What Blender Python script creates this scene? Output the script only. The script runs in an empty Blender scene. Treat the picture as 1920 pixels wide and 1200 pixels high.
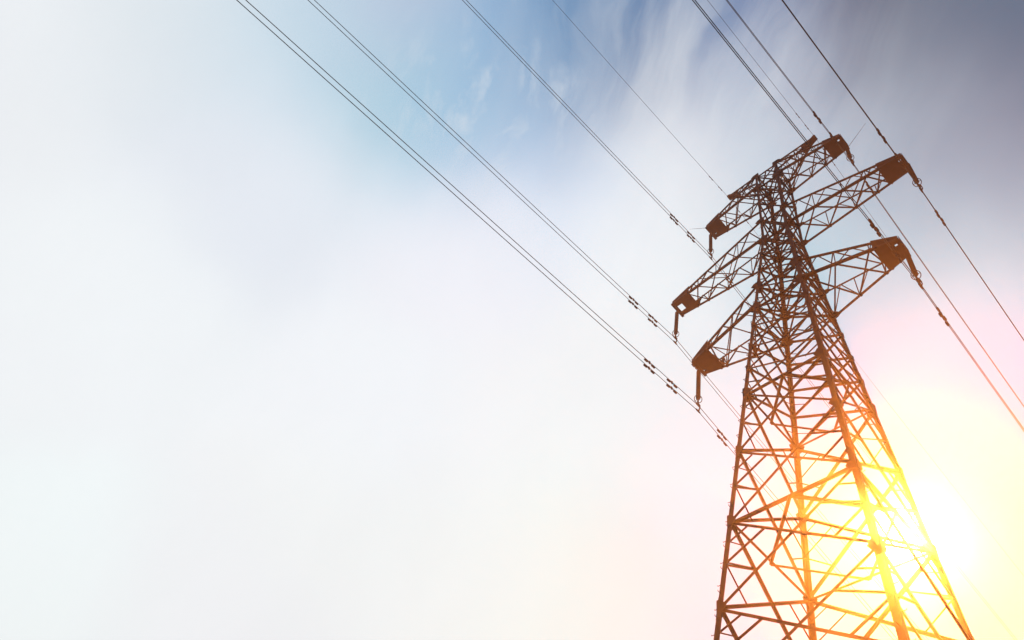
import bpy, bmesh, math, random
from mathutils import Vector, Matrix
random.seed(7)
S = bpy.context.scene
COL = S.collection

# ------------------------------------------------------------------ camera
# camera axes in world space (columns: right, down, forward)
RM = [[0.7232777, -0.5000064, -0.4763013],
      [0.6715222, 0.6700902, 0.3162864],
      [0.1610197, -0.5486098, 0.8204267]]
CAM = Vector((9.2639, -18.8453, 1.6))
FPX, PX, PY = 1516.45, 1033.5, 623.1          # focal length and centre, in photograph pixels
cd = bpy.data.cameras.new('camera')
cam = bpy.data.objects.new('camera', cd); COL.objects.link(cam)
m = Matrix.Identity(4)
for i in range(3):
    m[i][0] = RM[i][0]; m[i][1] = -RM[i][1]; m[i][2] = -RM[i][2]; m[i][3] = CAM[i]
cam.matrix_world = m
cd.sensor_fit = 'HORIZONTAL'; cd.sensor_width = 36.0
cd.lens = FPX / 1920 * 36
cd.shift_x = (960 - PX) / 1920; cd.shift_y = (PY - 600) / 1920
cd.clip_start = 0.1; cd.clip_end = 8000
S.camera = cam
S.view_settings.view_transform = 'Standard'; S.view_settings.look = 'None'
S.view_settings.exposure = 1.5; S.view_settings.gamma = 1.0

def sky_dir(u, v):
    c = (u - PX, v - PY, FPX)
    return Vector([sum(RM[i][k] * c[k] for k in range(3)) for i in range(3)]).normalized()

# ------------------------------------------------------------------ sun
SUN = sky_dir(1700, 1010)
sl = bpy.data.lights.new('sun', 'SUN'); sl.energy = 5.0; sl.angle = math.radians(0.5)
sl.color = (1.0, 0.42, 0.055)
so = bpy.data.objects.new('sun', sl); COL.objects.link(so)
so.rotation_euler = SUN.to_track_quat('Z', 'Y').to_euler()
so.location = (0, 0, 90)

# ------------------------------------------------------------------ sky
SKY = [  # cloud veil tones of the sky, by direction
#SKYBEGIN
 (30,20,0.862,0.924,0.967), (330,20,0.749,0.838,0.896), (600,60,0.546,0.734,0.863), (790,140,0.366,0.672,0.783),
 (780,10,0.508,0.534,0.710), (1000,60,0.235,0.516,0.801), (1180,50,0.101,0.267,0.501), (950,200,0.304,0.526,0.816),
 (1350,50,0.111,0.264,0.584), (1830,20,0.096,0.138,0.221), (1600,30,0.076,0.079,0.133), (1860,230,0.131,0.163,0.258),
 (1700,200,0.526,0.642,0.750), (1830,420,0.375,0.501,0.637), (1830,620,0.697,0.939,0.960), (1890,800,0.956,0.332,0.921),
 (1890,1120,0.973,0.823,0.756), (1100,300,0.795,0.907,1.043), (1260,250,1.200,1.200,1.200), (900,450,0.903,0.932,1.004),
 (500,350,0.794,0.868,0.950), (200,600,0.895,0.967,1.005), (430,1120,0.888,0.946,0.985), (900,1100,0.946,0.994,0.992),
 (1220,1050,1.011,0.973,0.899), (1250,700,0.905,0.933,0.955), (1450,180,0.536,0.621,0.746), (50,1150,0.908,1.021,1.043),
 (700,750,0.912,0.971,1.019), (1560,1150,0.982,0.913,1.000), (1750,850,1.000,0.930,0.838), (1860,1010,0.991,0.880,0.530),
 (1780,1185,0.991,0.863,0.628), (1600,960,1.000,0.956,0.371), (1450,930,0.991,1.093,1.200), (1380,1110,0.982,0.822,0.918),
 (1670,790,0.982,0.896,1.186), (1335,840,1.038,0.955,0.984), (1760,680,0.947,0.997,1.014), (1250,480,0.973,1.005,1.016),
 (1330,330,0.659,0.696,0.773), (1600,560,0.383,0.670,0.778), (1090,140,0.099,0.133,0.210), (1275,60,0.089,0.115,0.176),
 (1090,15,0.123,0.260,0.495), (1140,870,0.908,1.004,0.998), (1000,760,0.948,0.977,1.002), (640,1000,0.908,0.967,0.976),
 (1060,1150,1.013,1.022,0.948), (1910,10,0.065,0.159,0.255),
#SKYEND
]
w = bpy.data.worlds.new('World'); S.world = w; w.use_nodes = True
nt = w.node_tree; nt.nodes.clear()
N = nt.nodes.new; K = nt.links.new
out = N('ShaderNodeOutputWorld'); bg = N('ShaderNodeBackground'); K(bg.outputs[0], out.inputs[0])
tc = N('ShaderNodeTexCoord')
nrm = N('ShaderNodeVectorMath'); nrm.operation = 'NORMALIZE'; K(tc.outputs['Generated'], nrm.inputs[0])
D = nrm.outputs[0]
# Nishita sky behind the clouds
nis = N('ShaderNodeTexSky'); nis.sky_type = 'NISHITA'; nis.sun_disc = False
nis.sun_elevation = math.asin(SUN.z); nis.sun_rotation = math.atan2(SUN.x, SUN.y)
def vmath(op, a, b=None, s=None):
    n = N('ShaderNodeVectorMath'); n.operation = op
    for i, q in enumerate((a, b)):
        if q is None: continue
        if isinstance(q, (tuple, Vector)): n.inputs[i].default_value = tuple(q)
        else: K(q, n.inputs[i])
    if s is not None:
        if isinstance(s, (int, float)): n.inputs['Scale'].default_value = s
        else: K(s, n.inputs['Scale'])
    return n.outputs['Value'] if op == 'DOT_PRODUCT' else n.outputs[0]
def mth(op, a, b=None, c=None, clamp=False):
    n = N('ShaderNodeMath'); n.operation = op; n.use_clamp = clamp
    for i, q in enumerate((a, b, c)):
        if q is None: continue
        if isinstance(q, (int, float)): n.inputs[i].default_value = q
        else: K(q, n.inputs[i])
    return n.outputs[0]
def noise(vec, scale, detail=5, rough=0.55, dist=0.0):
    n = N('ShaderNodeTexNoise'); K(vec, n.inputs['Vector'])
    n.inputs['Scale'].default_value = scale; n.inputs['Detail'].default_value = detail
    n.inputs['Roughness'].default_value = rough; n.inputs['Distortion'].default_value = dist
    return n
# gentle warp so that the banks of cloud have uneven borders
wn = noise(D, 5.0, 4, 0.5)
wv = vmath('SUBTRACT', wn.outputs['Color'], (0.5, 0.5, 0.5))
DW = vmath('NORMALIZE', vmath('ADD', D, vmath('SCALE', wv, s=0.10)))
KS = 200.0
acc = None; wsum = None
for (u, v, r, g, b) in SKY:
    d = sky_dir(u, v)
    wgt = mth('EXPONENT', mth('MULTIPLY_ADD', vmath('DOT_PRODUCT', DW, d), KS, -KS))
    col = vmath('SCALE', (r, g, b), s=wgt)
    acc = col if acc is None else vmath('ADD', acc, col)
    wsum = wgt if wsum is None else mth('ADD', wsum, wgt)
EPS = 2e-4
acc = vmath('ADD', acc, vmath('SCALE', nis.outputs[0], s=0.10 * EPS))
inv = mth('DIVIDE', 1.0, mth('ADD', wsum, EPS))
base = vmath('SCALE', acc, s=inv)
# cirrus streaks, running along one direction of the sky
t = (sky_dir(1360, 60) - sky_dir(1250, 340)).normalized()
c0 = sky_dir(1290, 210); nn = c0.cross(t).normalized()
def streak_coords(a, b):
    cx = N('ShaderNodeCombineXYZ')
    K(mth('MULTIPLY', vmath('DOT_PRODUCT', DW, t), a), cx.inputs[0])
    K(mth('MULTIPLY', vmath('DOT_PRODUCT', DW, nn), b), cx.inputs[1])
    return cx.outputs[0]
st = noise(streak_coords(2.2, 15.0), 1.0, 8, 0.60, 0.25)
stv = mth('MULTIPLY', mth('SUBTRACT', st.outputs[0], 0.42, clamp=True), 3.6, clamp=True)
def mask(u, v, k):
    return mth('EXPONENT', mth('MULTIPLY_ADD', vmath('DOT_PRODUCT', DW, sky_dir(u, v)), k, -k))
m1 = mth('MULTIPLY', stv, mth('MULTIPLY', mask(1290, 200, 55.0), 0.60), clamp=True)
# small bright tufts
tf = noise(streak_coords(12.0, 34.0), 1.0, 5, 0.6, 0.3)
tfv = mth('MULTIPLY', mth('SUBTRACT', tf.outputs[0], 0.52, clamp=True), 5.0, clamp=True)
m2 = mth('MULTIPLY', tfv, mth('MULTIPLY', mth('ADD', mask(860, 180, 260.0), mask(1010, 260, 160.0)), 0.40), clamp=True)
# soft mottling everywhere
mo = noise(streak_coords(5.0, 9.0), 1.0, 6, 0.6, 0.4)
mot = mth('MULTIPLY_ADD', mo.outputs[0], 0.07, 0.965)
def mixc(f, a, b):
    n = N('ShaderNodeMix'); n.data_type = 'RGBA'; n.clamp_factor = True
    K(f, n.inputs[0])
    for i, q in ((6, a), (7, b)):
        if isinstance(q, tuple): n.inputs[i].default_value = (*q, 1)
        else: K(q, n.inputs[i])
    return n.outputs[2]
c1 = vmath('SCALE', base, s=mot)
c1 = mixc(m1, c1, (0.80, 0.84, 0.88))
c1 = mixc(m2, c1, (0.72, 0.79, 0.86))
# sky colour dimmed towards the sun, offsetting the glow of the lit haze
dsun = vmath('DOT_PRODUCT', D, SUN)
HZ = 0.95
HK = (0.0830, 0.0211, 0.0024)
hg = mth('DIVIDE', 1 - HZ * HZ, mth('POWER', mth('MULTIPLY_ADD', dsun, -2 * HZ, 1 + HZ * HZ), 1.5))
sepd = N('ShaderNodeSeparateXYZ'); K(D, sepd.inputs[0])
hg = mth('DIVIDE', hg, mth('MAXIMUM', sepd.outputs[2], 0.25))
fade = N('ShaderNodeCombineXYZ')
for i_, k_ in enumerate(HK): K(mth('EXPONENT', mth('MULTIPLY', hg, -k_ * 1.1)), fade.inputs[i_])
c1 = vmath('MULTIPLY', c1, fade.outputs[0])
# the bright aureole round the sun
def halo(k, amp, col):
    e = mth('MULTIPLY', mth('EXPONENT', mth('MULTIPLY_ADD', dsun, k, -k)), amp)
    return vmath('SCALE', col, s=e)
c1 = vmath('ADD', c1, halo(4500.0, 45.0, (1.0, 0.97, 0.90)))
K(c1, bg.inputs[0]); bg.inputs[1].default_value = 0.3536

# ------------------------------------------------------------------ materials
def mat(name, base, rough=0.6, metal=0.0, var=0.25, scale=3.0, bump=0.0, spec=0.3):
    M = bpy.data.materials.new(name); M.use_nodes = True
    n = M.node_tree; bs = n.nodes['Principled BSDF']
    tcn = n.nodes.new('ShaderNodeTexCoord')
    nz = n.nodes.new('ShaderNodeTexNoise'); nz.inputs['Scale'].default_value = scale; nz.inputs['Detail'].default_value = 6
    n.links.new(tcn.outputs['Object'], nz.inputs['Vector'])
    cr = n.nodes.new('ShaderNodeValToRGB')
    cr.color_ramp.elements[0].position = 0.3; cr.color_ramp.elements[1].position = 0.7
    cr.color_ramp.elements[0].color = (*[c * (1 - var) for c in base], 1)
    cr.color_ramp.elements[1].color = (*[min(1, c * (1 + var)) for c in base], 1)
    n.links.new(nz.outputs[0], cr.inputs[0]); n.links.new(cr.outputs[0], bs.inputs['Base Color'])
    bs.inputs['Roughness'].default_value = rough; bs.inputs['Metallic'].default_value = metal
    bs.inputs['Specular IOR Level'].default_value = spec
    if bump:
        bp = n.nodes.new('ShaderNodeBump'); bp.inputs['Strength'].default_value = bump; bp.inputs['Distance'].default_value = 0.01
        n.links.new(nz.outputs[0], bp.inputs['Height']); n.links.new(bp.outputs[0], bs.inputs['Normal'])
    return M
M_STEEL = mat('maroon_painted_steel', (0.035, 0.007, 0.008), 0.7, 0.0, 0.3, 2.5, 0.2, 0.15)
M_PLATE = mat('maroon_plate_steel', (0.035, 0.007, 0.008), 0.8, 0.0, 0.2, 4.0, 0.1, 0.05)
M_RUB = mat('dark_silicone_rubber', (0.040, 0.012, 0.012), 0.75, 0, 0.15, 20, 0, 0.05)
M_FIT = mat('weathered_fittings', (0.05, 0.02, 0.02), 0.85, 0.0, 0.2, 12, 0, 0.03)
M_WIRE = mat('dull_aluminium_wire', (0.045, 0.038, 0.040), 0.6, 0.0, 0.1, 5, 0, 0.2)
M_CONC = mat('concrete', (0.32, 0.31, 0.29), 0.9, 0, 0.2, 6, 0.4)
M_GRASS = mat('field_grass', (0.030, 0.045, 0.016), 1.0, 0, 0.45, 0.8, 0.6, 0.1)

# ------------------------------------------------------------------ mesh helpers
def link(name, bm, M, parent=None, smooth=False):
    me = bpy.data.meshes.new(name)
    bmesh.ops.recalc_face_normals(bm, faces=bm.faces[:])
    bm.to_mesh(me); bm.free()
    if smooth:
        for p in me.polygons: p.use_smooth = True
    me.materials.append(M)
    o = bpy.data.objects.new(name, me); COL.objects.link(o)
    if parent is not None: o.parent = parent
    return o
def empty(name, loc=(0, 0, 0), rz=0.0):
    o = bpy.data.objects.new(name, None); COL.objects.link(o)
    o.location = loc; o.rotation_euler = (0, 0, rz); o.empty_display_size = 0.3
    return o
def tag(o, label, cat, group=None):
    o['label'] = label; o['category'] = cat
    if group: o['group'] = group
def V(*a): return Vector(a)
def profile(bm, p, q, prof, ux, uy):
    """extrude a closed 2-D profile from p to q"""
    n = len(prof)
    a = [bm.verts.new(p + ux * x + uy * y) for x, y in prof]
    b = [bm.verts.new(q + ux * x + uy * y) for x, y in prof]
    for i in range(n):
        j = (i + 1) % n
        bm.faces.new((a[i], a[j], b[j], b[i]))
    bm.faces.new(a[::-1]); bm.faces.new(b)
def angle(bm, p, q, w, ref, inward=None, t=None, off=0.0):
    """an L-section member from p to q; ref = normal of the face it lies in, one flange flat in that face"""
    p = Vector(p); q = Vector(q); ref = Vector(ref)
    d = (q - p).normalized()
    n = (ref - d * ref.dot(d))
    if n.length < 1e-4: n = d.orthogonal()
    n.normalize()
    s = d.cross(n).normalized()
    if inward is not None and s.dot(Vector(inward)) < 0: s = -s
    t = t or max(0.008, w * 0.1)
    h = w / 2
    prof = [(-h, 0), (h, 0), (h, -t), (-h + t, -t), (-h + t, -w), (-h, -w)]
    o = n * off
    profile(bm, p + o, q + o, prof, s, n)
def tube(bm, pts, r, seg=8, cap=True):
    rings = []
    prev = None
    for i, p in enumerate(pts):
        a = pts[max(i - 1, 0)]; b = pts[min(i + 1, len(pts) - 1)]
        d = (Vector(b) - Vector(a)).normalized()
        n = prev - d * prev.dot(d) if prev is not None else d.orthogonal()
        n.normalize(); prev = n; s = d.cross(n)
        rr = r[i] if isinstance(r, (list, tuple)) else r
        rings.append([bm.verts.new(Vector(p) + (n * math.cos(k * 2 * math.pi / seg) + s * math.sin(k * 2 * math.pi / seg)) * rr) for k in range(seg)])
    for A, B in zip(rings[:-1], rings[1:]):
        for k in range(seg):
            bm.faces.new((A[k], A[(k + 1) % seg], B[(k + 1) % seg], B[k]))
    if cap:
        bm.faces.new(rings[0][::-1]); bm.faces.new(rings[-1])
def plate(bm, pts, nrm_, t):
    """flat polygonal plate of thickness t"""
    n = Vector(nrm_).normalized() * (t / 2)
    a = [bm.verts.new(Vector(p) + n) for p in pts]; b = [bm.verts.new(Vector(p) - n) for p in pts]
    k = len(pts)
    bm.faces.new(a); bm.faces.new(b[::-1])
    for i in range(k):
        bm.faces.new((a[i], b[i], b[(i + 1) % k], a[(i + 1) % k]))
def torus(bm, c, axis, R, r, seg=20, s2=6):
    axis = Vector(axis).normalized(); u = axis.orthogonal().normalized(); v = axis.cross(u)
    rings = []
    for i in range(seg):
        a = 2 * math.pi * i / seg; d = u * math.cos(a) + v * math.sin(a)
        rings.append([bm.verts.new(Vector(c) + d * (R + r * math.cos(2 * math.pi * k / s2)) + axis * (r * math.sin(2 * math.pi * k / s2))) for k in range(s2)])
    for i in range(seg):
        A, B = rings[i], rings[(i + 1) % seg]
        for k in range(s2): bm.faces.new((A[k], A[(k + 1) % s2], B[(k + 1) % s2], B[k]))

# ------------------------------------------------------------------ ground
bm = bmesh.new()
NG = 40; RG = 2400.0
vs = [[None] * (NG + 1) for _ in range(NG + 1)]
for i in range(NG + 1):
    for j in range(NG + 1):
        a = (i / NG * 2 - 1); b = (j / NG * 2 - 1)
        X = math.copysign(abs(a) ** 2.2, a) * RG; Y = math.copysign(abs(b) ** 2.2, b) * RG
        r = math.hypot(X, Y)
        z = 0 if r < 40 else 0.6 * math.sin(X * 0.011) * math.cos(Y * 0.009) * min(1, (r - 40) / 100)
        vs[i][j] = bm.verts.new((X, Y, z))
for i in range(NG):
    for j in range(NG): bm.faces.new((vs[i][j], vs[i + 1][j], vs[i + 1][j + 1], vs[i][j + 1]))
g = link('ground', bm, M_GRASS); g['kind'] = 'structure'

# ------------------------------------------------------------------ tower
H3, H2, H1, HT, HE = 34.8, 41.9, 48.88, 50.6, 52.27
PROF = [(0.0, 3.89), (12, 3.0), (H3, 1.307), (42, 0.78), (HT, 0.765)]
def half(z):
    for (a, sa), (b, sb) in zip(PROF[:-1], PROF[1:]):
        if z <= b: return sa + (sb - sa) * (z - a) / (b - a)
    return PROF[-1][1]
def corner(sx, sy, z, inset=0.0):
    s = half(z) - inset
    return V(sx * s, sy * s, z)
tower = empty('transmission_tower')
tag(tower, 'tall dark red steel lattice pylon with six crossarms against the sky', 'pylon')

CORN = [(-1, -1), (1, -1), (1, 1), (-1, 1)]
# legs
SEG = [0, 6, 12, 17.45, 24.5, 30, H3, 38.45, 42, 46.5, HT]
for sx, sy in CORN:
    bm = bmesh.new()
    for a, b in zip(SEG[:-1], SEG[1:]):
        wv_ = 0.20 if a < 17 else 0.185 if a < 30 else 0.17 if a < 42 else 0.15
        p, q = corner(sx, sy, a), corner(sx, sy, b + 0.02)
        t_ = 0.02
        prof = [(0, 0), (wv_, 0), (wv_, t_), (t_, t_), (t_, wv_), (0, wv_)]
        profile(bm, p, q, prof, V(-sx, 0, 0), V(0, -sy, 0))
        # splice plates at the section joints
        if a > 0:
            for ax in (V(1, 0, 0), V(0, 1, 0)):
                cc = corner(sx, sy, a)
                oth = V(-sx, 0, 0) if ax.y else V(0, -sy, 0)
                nrm2 = ax * (sx if ax.x else sy)
                up = (corner(sx, sy, a + 1) - corner(sx, sy, a)).normalized()
                o_ = cc + nrm2 * 0.012 + oth * 0.01
                plate(bm, [o_ - up * 0.4, o_ - up * 0.4 + oth * (wv_ - 0.02), o_ + up * 0.4 + oth * (wv_ - 0.02), o_ + up * 0.4], nrm2, 0.016)
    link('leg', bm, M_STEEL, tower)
    bm = bmesh.new()
    c = corner(sx, sy, 0)
    for hgt, r0, r1 in ((0.35, 0.75, 0.55),):
        a = [bm.verts.new((c.x + r0 * x, c.y + r0 * y, -0.3)) for x, y in ((-1, -1), (1, -1), (1, 1), (-1, 1))]
        b = [bm.verts.new((c.x + r1 * x, c.y + r1 * y, hgt)) for x, y in ((-1, -1), (1, -1), (1, 1), (-1, 1))]
        for i in range(4): bm.faces.new((a[i], a[(i + 1) % 4], b[(i + 1) % 4], b[i]))
        bm.faces.new(b)
    link('footing', bm, M_CONC, tower)

# step bolts for climbing, on two of the legs
for sx, sy, za, zb_ in ((-1, -1, 14.8, 46.0), (1, -1, 12.4, 24.0)):
    z = za; k = 0
    while z < zb_:
        bm = bmesh.new()
        c = corner(sx, sy, z)
        d = V(sx, 0, 0) if k % 2 == 0 else V(0, sy, 0)
        c = c + (V(0, -sy * 0.08, 0) if k % 2 == 0 else V(-sx * 0.08, 0, 0))
        tube(bm, [c, c + d * 0.16, c + d * 0.165 + V(0, 0, 0.035)], 0.011, 5)
        link('step_bolt', bm, M_FIT, tower)
        z += 0.45; k += 1

FACES = [((-1, -1), (1, -1), V(0, -1, 0)), ((1, -1), (1, 1), V(1, 0, 0)),
         ((1, 1), (-1, 1), V(0, 1, 0)), ((-1, 1), (-1, -1), V(-1, 0, 0))]
LOW = [0, 6.0, 10.3, 14.0, 17.45, 20.95, 24.5, 28.0]
HIGH = [28.0, 29.8, 31.45, 33.2, H3, 36.75, 38.45, 40.15, H2, 44.15, 46.5, H1, HT]
HORIZ = {6.0, 14.0, 20.95, 28.0, H3, 36.75, 40.15, H2, 44.15, H1, HT}
def gusset(bm, c, e1, e2, n, s, off):
    """irregular gusset plate at a joint"""
    c = c + n * off
    pts = [c - e2 * s * 0.75, c + e1 * s * 0.7 - e2 * s * 0.55, c + e1 * s, c + e1 * s * 0.55 + e2 * s * 0.6, c + e2 * s * 0.8]
    plate(bm, pts, n, 0.014)
for fa, fb, n in FACES:
    A = lambda z, f=fa: corner(f[0], f[1], z)
    B = lambda z, f=fb: corner(f[0], f[1], z)
    hdir = (B(20) - A(20)).normalized()
    for i, (z0, z1) in enumerate(zip(LOW[:-1], LOW[1:])):
        bm = bmesh.new()
        wd = 0.102 if z0 < 20 else 0.095
        a0, a1, b0, b1 = A(z0), A(z1), B(z0), B(z1)
        angle(bm, a1, b0, wd, n, (0, 0, -1), off=-0.03)
        angle(bm, a0, b1, wd, n, (0, 0, -1), off=-0.045 - wd * 0.1)
        if z0 in HORIZ: angle(bm, a0, b0, 0.10, n, (0, 0, 1), off=-0.075)
        # redundant members
        zm = (z0 + z1) / 2
        for P, Q, c0, c1 in ((A, B, a0, a1), (B, A, b0, b1)):
            o0, o1 = Q(z0), Q(z1)
            hi = c1.lerp(o0, 0.27); lo = c0.lerp(o1, 0.27); mid = P(zm)
            angle(bm, mid, hi, 0.055, n, (0, 0, 1), off=-0.062)
            angle(bm, mid, lo, 0.055, n, (0, 0, 1), off=-0.07)
            zq = z1 - (z1 - z0) * 0.25
            angle(bm, P(zq), c1.lerp(o0, 0.14), 0.045, n, (0, 0, 1), off=-0.078)
            gusset(bm, P(z1 if z1 != 28.0 else z1 - 0.02), (Q(z1) - P(z1)).normalized(), V(0, 0, 1), n, 0.34, 0.026)
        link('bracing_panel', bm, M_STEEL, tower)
    for i, (z0, z1) in enumerate(zip(HIGH[:-1], HIGH[1:])):
        bm = bmesh.new()
        wd = 0.082 if z0 < H2 else 0.072
        a0, a1, b0, b1 = A(z0), A(z1), B(z0), B(z1)
        angle(bm, a1, b0, wd, n, (0, 0, -1), off=-0.03)
        angle(bm, a0, b1, wd, n, (0, 0, -1), off=-0.045 - wd * 0.1)
        if z0 in HORIZ: angle(bm, a0, b0, 0.09, n, (0, 0, 1), off=-0.075)
        if z1 == HT: angle(bm, a1, b1, 0.09, n, (0, 0, -1), off=-0.075)
        sg = 0.42 if z0 in (28.0, H3, H2, H1) or z0 == 36.75 else 0.22
        for P, Q in ((A, B), (B, A)):
            gusset(bm, P(z0), (Q(z0) - P(z0)).normalized(), V(0, 0, 1), n, sg, 0.027)
            if z0 < H2:
                zm = (z0 + z1) / 2
                angle(bm, P(zm), P(z0).lerp(Q(z1), 0.24), 0.04, n, (0, 0, 1), off=-0.07)
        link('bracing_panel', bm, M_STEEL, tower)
# plan bracing (horizontal frames inside the body)
for z in (6.0, 14.0, 20.95, 28.0, H3, 36.75, H2, 44.15, H1, HT):
    bm = bmesh.new()
    s = half(z) - 0.05
    zz = z - 0.10
    mids = [V(0, -s, zz), V(s, 0, zz), V(0, s, zz), V(-s, 0, zz)]
    wdt = 0.10 if z < 30 else 0.07
    for k in range(4): angle(bm, mids[k], mids[(k + 1) % 4], wdt, (0, 0, -1))
    if z > 30:
        angle(bm, V(-s, -s, zz - 0.03), V(s, s, zz - 0.03), 0.07, (0, 0, -1))
        angle(bm, V(-s, s, zz - 0.05), V(s, -s, zz - 0.05), 0.07, (0, 0, -1))
    link('plan_bracing', bm, M_STEEL, tower)

# crossarms
HW = 0.43
def make_arm(sx, H, Ht, span, nodes, plate_x, hole):
    """sx: side, H: underside height, Ht: height where the upper chords meet the body"""
    bm = bmesh.new()
    root = half(H); rt = half(Ht)
    tip = {}
    def bot(sy, x):
        k = (x - root) / (span - root)
        return V(sx * x, sy * (root + (HW - root) * k), H)
    ztip = H + 0.34
    def top(sy, x):
        k = (x - rt) / (span - rt)
        return V(sx * x, sy * (rt + (HW - rt) * k), Ht + (ztip - Ht) * k)
    for sy in (-1, 1):
        angle(bm, bot(sy, root), bot(sy, span), 0.125, (0, 0, -1), (0, -sy, 0))
        angle(bm, top(sy, rt), top(sy, span), 0.10, (0, sy, 0.3), (0, 0, 1))
    link('chord', bm, M_STEEL, arm := empty_arm(sx))
    xs = [root] + list(nodes) + [plate_x + 0.12]
    bm = bmesh.new()
    dn = V(0, 0, -1)
    for k in range(len(xs) - 1):
        x0, x1 = xs[k], xs[k + 1]
        # underside
        angle(bm, bot(-1, x0), bot(1, x1), 0.065, dn, off=-0.016)
        angle(bm, bot(1, x0), bot(-1, x1), 0.065, dn, off=-0.026)
        # upper plane
        tx0 = max(x0, rt); 
        angle(bm, top(-1 if k % 2 else 1, tx0), top(1 if k % 2 else -1, x1), 0.05, V(0, 0, 1), off=-0.02)
        # sides
        for sy in (-1, 1):
            xm = (x0 + x1) / 2
            if k > 0: angle(bm, bot(sy, x0), top(sy, x0), 0.05, (0, sy, 0), off=-0.03)
            nn_ = V(0, sy, 0)
            angle(bm, bot(sy, x0), top(sy, xm), 0.055, nn_, off=-0.02)
            angle(bm, top(sy, xm), bot(sy, x1), 0.055, nn_, off=-0.03)
            gusset(bm, bot(sy, x1), V(sx, 0, 0), V(0, -sy, 0), dn, 0.13, 0.004)
            gusset(bm, bot(sy, x1), V(-sx, 0, 0), V(0, 0, 1), V(0, sy, 0), 0.15, 0.004)
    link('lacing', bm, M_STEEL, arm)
    # root gussets
    for sy in (-1, 1):
        for zz, r_ in ((H, root), (Ht, rt)):
            bm = bmesh.new()
            c = V(sx * r_, sy * r_, zz)
            plate(bm, [c + V(-sx * 0.26, 0, -0.22), c + V(sx * 0.16, 0, -0.12), c + V(sx * 0.30, 0, 0.05), c + V(sx * 0.13, 0, 0.22), c + V(-sx * 0.24, 0, 0.24)], (0, 1, 0), 0.045)
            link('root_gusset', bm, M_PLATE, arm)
        bm = bmesh.new()
        c = bot(sy, root)
        plate(bm, [c + V(-sx * 0.05, sy * 0.06, -0.02), c + V(sx * 0.36, -sy * 0.02, -0.02), c + V(sx * 0.22, -sy * 0.2, -0.02), c + V(-sx * 0.05, -sy * 0.28, -0.02)], dn, 0.016)
        link('root_gusset', bm, M_PLATE, arm)
    # solid end box: underside plate with a slot, sides and end beam
    bm = bmesh.new()
    y0 = abs(bot(1, plate_x).y) + 0.04; y1 = HW + 0.03; zb = H - 0.022
    hx0, hx1, hy0, hy1 = hole
    def quad(xa, xb, ya0, yb0, ya1, yb1):
        plate(bm, [V(sx * xa, ya0, zb), V(sx * xb, yb0, zb), V(sx * xb, yb1, zb), V(sx * xa, ya1, zb)], dn, 0.012)
    def ye(x): return y0 + (y1 - y0) * (x - plate_x) / (span - plate_x)
    quad(plate_x, hx0, -ye(plate_x), -ye(hx0), ye(plate_x), ye(hx0))
    quad(hx0, hx1, -ye(hx0), -ye(hx1), hy0, hy0)
    quad(hx0, hx1, hy1, hy1, ye(hx0), ye(hx1))
    quad(hx1, span, -ye(hx1), -ye(span), ye(hx1), ye(span))
    for sy in (-1, 1):
        a = V(sx * plate_x, sy * ye(plate_x), H - 0.01); b = V(sx * span, sy * y1, H - 0.01)
        plate(bm, [a, b, b + V(0, 0, 0.36), a + V(0, 0, top(1, plate_x).z - H + 0.02)], (0, 1, 0), 0.012)
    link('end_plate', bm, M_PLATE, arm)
    bm = bmesh.new()
    angle(bm, V(sx * (span + 0.03), -HW - 0.10, H - 0.03), V(sx * (span + 0.03), HW + 0.10, H - 0.03), 0.16, (sx, 0, 0), (0, 0, 1), t=0.02)
    plate(bm, [V(sx * (span + 0.036), -HW, H), V(sx * (span + 0.036), HW, H), V(sx * (span + 0.036), HW, H + 0.36), V(sx * (span + 0.036), -HW, H + 0.36)], (1, 0, 0), 0.012)
    link('end_beam', bm, M_PLATE, arm)
    return arm
def empty_arm(sx):
    o = empty('crossarm'); o.parent = tower; return o
for sx in (-1, 1):
    h_small = lambda sp: (sp - 0.26, sp - 0.12, -0.33, -0.24)
    make_arm(sx, H3, 36.9, 5.48, [2.78, 4.25], 4.42, h_small(5.48) if sx > 0 else (5.2, 5.36, 0.22, 0.3))
    make_arm(sx, H2, 44.2, 7.12, [2.40, 3.96, 5.25], 5.88, h_small(7.12) if sx > 0 else (6.62, 6.95, -0.2, 0.22))
    make_arm(sx, H1, HT, 4.74, [2.15, 3.2], 3.70, h_small(4.74) if sx > 0 else (4.4, 4.55, 0.2, 0.3))

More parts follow.
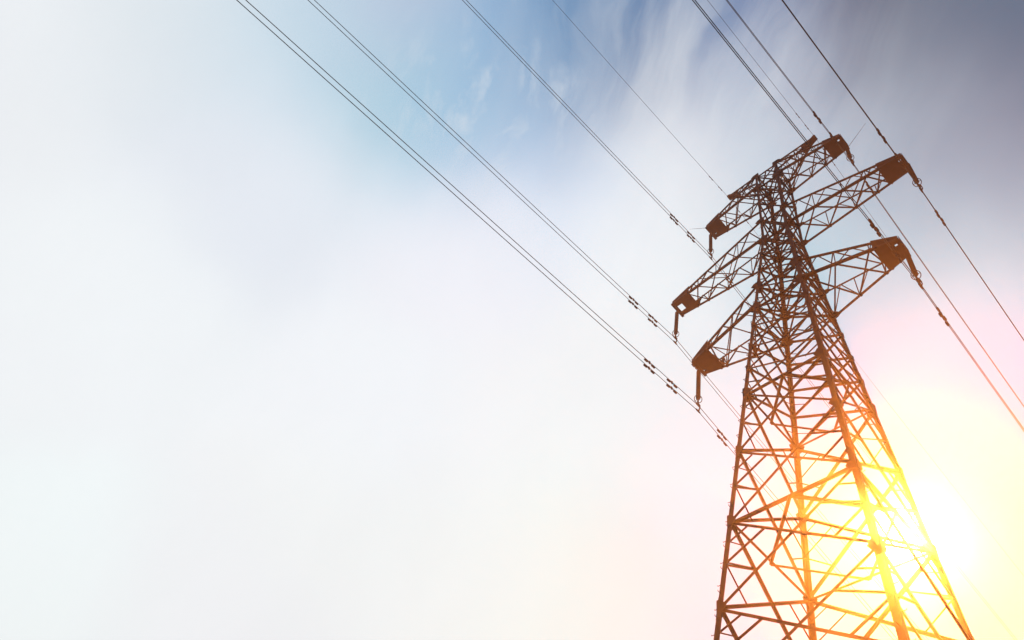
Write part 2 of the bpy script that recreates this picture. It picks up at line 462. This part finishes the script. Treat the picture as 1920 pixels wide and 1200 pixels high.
# earth-wire arms on the very top
for sx in (-1, 1):
    arm = empty('earth_wire_arm'); arm.parent = tower
    bm = bmesh.new(); tipx = 3.21; r = half(HT); rb = half(49.4)
    T = lambda sy, x: V(sx * x, sy * (r + (0.12 - r) * (x - r) / (tipx - r)), HT + (HE - HT) * ((x - r) / (tipx - r)) ** 1.0)
    Bt = lambda sy, x: V(sx * x, sy * (rb + (0.14 - rb) * (x - rb) / (2.75 - rb)), 49.55 + (51.75 - 49.55) * (x - rb) / (2.75 - rb))
    for sy in (-1, 1):
        angle(bm, T(sy, r), T(sy, tipx), 0.09, (0, sy, 0.5), (0, 0, -1))
        angle(bm, Bt(sy, rb), Bt(sy, 2.75), 0.08, (0, sy, -0.5), (0, 0, 1))
    link('chord', bm, M_STEEL, arm)
    bm = bmesh.new(); xs = [r, 1.35, 1.9, 2.4]
    for k in range(3):
        x0, x1 = xs[k], xs[k + 1]
        angle(bm, T(-1, x0), T(1, x1), 0.045, (0, 0, 1), off=-0.02)
        angle(bm, T(1, x0), T(-1, x1), 0.045, (0, 0, 1), off=-0.03)
        for sy in (-1, 1):
            angle(bm, T(sy, x0), Bt(sy, x1), 0.045, (0, sy, 0), off=-0.02)
            angle(bm, Bt(sy, x1), T(sy, x1), 0.045, (0, sy, 0), off=-0.03)
        angle(bm, Bt(-1, x1), Bt(1, x1), 0.045, (0, 0, -1), off=-0.02)
    link('lacing', bm, M_STEEL, arm)
    bm = bmesh.new()
    for sy in (-1, 1):
        plate(bm, [T(sy, 2.3), T(sy, tipx), Bt(sy, 2.75), Bt(sy, 2.35)], (0, 1, 0), 0.014)
    plate(bm, [Bt(-1, 2.3), Bt(1, 2.3), Bt(1, 2.75) , Bt(-1, 2.75)], (0.3 * sx, 0, -1), 0.014)
    a = V(sx * 2.45, 0, T(1, 2.45).z - 0.10); b = V(sx * 3.27, 0, HE + 0.02)
    profile(bm, a, b, [(-0.17, -0.10), (0.17, -0.10), (0.17, 0.10), (-0.17, 0.10)], V(0, 1, 0), V(-sx * 0.4, 0, 1).normalized())
    link('tip_plate', bm, M_PLATE, arm)

# slanting lightning needles on the top crossarms
for sx, sy in ((1, 1), (-1, -1)):
    bm = bmesh.new()
    a = V(sx * 4.74, sy * 0.43, H1 + 0.05); b = V(sx * 6.12, sy * 0.43, 50.5)
    tube(bm, [a, a.lerp(b, 0.5), b], [0.014, 0.011, 0.006], 6)
    link('lightning_needle', bm, M_FIT, tower)

# ------------------------------------------------------------------ insulators
def make_insulator():
    root = empty('insulator_string')
    bm = bmesh.new()                                  # hanger, from the arm (z = 0) down
    tube(bm, [V(0, 0, 0.02), V(0, 0, -0.30)], 0.03, 8)
    plate(bm, [V(0, -0.10, 0.0), V(0, 0.10, 0.0), V(0, 0.06, -0.20), V(0, -0.06, -0.20)], (1, 0, 0), 0.03)
    link('hanger', bm, M_FIT, root)
    bm = bmesh.new()                                  # shed-covered rod
    z = -0.28; pts = []; rad = []
    while z > -2.42:
        for dz, r_ in ((0, 0.06), (0.012, 0.104), (0.022, 0.110), (0.036, 0.064)):
            pts.append(V(0, 0, z - dz)); rad.append(r_)
        z -= 0.062
    tube(bm, pts, rad, 12)
    link('shed_rod', bm, M_RUB, root)
    bm = bmesh.new()                                  # corona ring, split in two arcs
    torus(bm, V(0, 0, -2.46), V(0, 0.55, 1), 0.19, 0.018)
    tube(bm, [V(-0.19, 0, -2.46), V(0.19, 0, -2.46)], 0.014, 6)
    link('corona_ring', bm, M_FIT, root)
    bm = bmesh.new()                                  # links, yoke and clamps
    tube(bm, [V(0, 0, -2.40), V(0, 0, -2.62)], [0.05, 0.035], 8)
    torus(bm, V(0, 0, -2.68), V(1, 0, 0), 0.055, 0.018, 12, 6)
    torus(bm, V(0, 0, -2.77), V(0, 1, 0), 0.050, 0.018, 12, 6)
    plate(bm, [V(0.02, -0.03, -2.78), V(0.02, 0.03, -2.78), V(0.10, 0.045, -2.98), V(0.10, 0.03, -3.25), V(0.02, 0.04, -3.42), V(0.02, -0.04, -3.42), V(0.10, -0.03, -3.25), V(0.10, -0.045, -2.98)], (1, 0, 0), 0.022)
    for zc in (-2.93, -3.35):
        tube(bm, [V(0, -0.17, zc - 0.015), V(0, -0.09, zc), V(0, 0.09, zc), V(0, 0.17, zc - 0.015)], [0.025, 0.042, 0.042, 0.025], 8)
    link('yoke_and_clamps', bm, M_FIT, root)
    return root
def dup(root):
    r = root.copy(); COL.objects.link(r)
    for ch in list(root.children):
        c = ch.copy(); COL.objects.link(c); c.parent = r
        for gch in ch.children:
            d = gch.copy(); COL.objects.link(d); d.parent = c
    return r
ARMS = [(H3, 5.48, 'lowest'), (H2, 7.12, 'widest middle'), (H1, 4.74, 'highest')]
ins0 = make_insulator(); first = True
for H, sp, nm in ARMS:
    for sx in (-1, 1):
        o = ins0 if first else dup(ins0); first = False
        o.location = (sx * sp, 0, H - 0.02)
        side = 'right-hand' if sx > 0 else 'left-hand'
        tag(o, 'long dark insulator string hanging from tip of %s %s crossarm' % (nm, side), 'insulator', 'insulator strings hanging from the crossarm tips')

# ------------------------------------------------------------------ wires
A_N, B_N, K_N = 0.160, 0.00022, -0.0055      # near side (towards and over the camera)
A_F, B_F, K_F = 0.088, 0.0004, -0.0195       # far side
def wire_pt(X, z0, y, a_n=A_N, a_f=A_F):
    if y < 0: return V(X + K_N * y, y, z0 + a_n * y + B_N * y * y)
    return V(X + K_F * y, y, z0 - a_f * y + B_F * y * y)
YS = [-150, -120, -95, -75, -60, -48, -40, -34, -29, -25, -21, -18, -15, -12, -9, -6, -4, -2, -1, -0.4, 0, 0.4, 1, 2, 4, 6, 9, 12, 16, 20, 25, 32, 40, 50, 65, 80, 100, 125, 150]
def make_damper():
    """Stockbridge damper: clamp, messenger cable and two weights, built along Y below the wire"""
    root = None
    bm = bmesh.new()
    for s in (-1, 1):
        tube(bm, [V(0, s * 0.10, -0.075), V(0, s * 0.13, -0.078), V(0, s * 0.27, -0.082), V(0, s * 0.29, -0.082)], [0.022, 0.042, 0.042, 0.026], 8)
    tube(bm, [V(0, -0.14, -0.076), V(0, 0, -0.07), V(0, 0.14, -0.076)], 0.012, 6)
    profile(bm, V(0, -0.03, -0.03), V(0, 0.03, -0.03), [(-0.022, -0.06), (0.022, -0.06), (0.022, 0.06), (-0.022, 0.06)], V(1, 0, 0), V(0, 0, 1))
    me = bpy.data.meshes.new('vibration_damper'); bmesh.ops.recalc_face_normals(bm, faces=bm.faces[:]); bm.to_mesh(me); bm.free()
    me.materials.append(M_FIT)
    return me
DAMP = make_damper()
def add_wire(name, X, z0, r, label, cat, group, damp, a_n=A_N, a_f=A_F, scale=1.0):
    bm = bmesh.new()
    tube(bm, [wire_pt(X, z0, y, a_n, a_f) - V(X, 0, z0) for y in YS], r, 8)
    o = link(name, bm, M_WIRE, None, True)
    o.location = (X, 0, z0)
    tag(o, label, cat, group)
    for y in damp:
        p = wire_pt(X, z0, y, a_n, a_f); q = wire_pt(X, z0, y + 0.1, a_n, a_f)
        d = bpy.data.objects.new('vibration_damper', DAMP); COL.objects.link(d)
        d.parent = o
        d.location = p - V(X, 0, z0)
        d.rotation_euler = (math.atan2(q.z - p.z, 0.1), 0, 0)
        d.scale = (scale,) * 3
    return o
CW = {H3: 31.43, H2: 38.53, H1: 45.51}
for H, sp, nm in ARMS:
    for sx in (-1, 1):
        side = 'right-hand' if sx > 0 else 'left-hand'
        for dz, wn_ in ((0, 'lower'), (0.42, 'upper')):
            add_wire('power_conductor', sx * sp, CW[H] + dz, 0.0152,
                     '%s wire of the twin pair under the %s %s crossarm' % (wn_, nm, side), 'power line',
                     'twin power conductors strung under the crossarms', [-3.55, -1.95, 1.75 if sx > 0 else 1.9], scale=1.25)
for sx in (-1, 1):
    side = 'right-hand' if sx > 0 else 'left-hand'
    add_wire('earth_wire', sx * 3.24, 52.13, 0.010, 'single thin wire over the tip of the %s topmost arm' % side, 'earth wire',
             'thin earth wires at the tower top', [-2.0, -1.0, 1.0, 2.0], 0.145, 0.06, 0.7)

# ------------------------------------------------------------------ haze
bm = bmesh.new()
x0, x1 = -2500, 2500
bmesh.ops.create_cube(bm, size=1.0)
for v_ in bm.verts:
    v_.co.x *= 5000; v_.co.y *= 5000; v_.co.z = -2.0 if v_.co.z < 0 else 54.5
me = bpy.data.meshes.new('haze'); bm.to_mesh(me); bm.free()
MH = bpy.data.materials.new('haze'); MH.use_nodes = True
n = MH.node_tree; n.nodes.clear()
o_ = n.nodes.new('ShaderNodeOutputMaterial'); pv = n.nodes.new('ShaderNodeVolumePrincipled')
pv.inputs['Color'].default_value = (1.0, 0.60, 0.50, 1)
pv.inputs['Density'].default_value = 0.0017
pv.inputs['Anisotropy'].default_value = 0.95
n.links.new(pv.outputs[0], o_.inputs['Volume'])
me.materials.append(MH)
hz = bpy.data.objects.new('haze', me); COL.objects.link(hz); hz['kind'] = 'stuff'
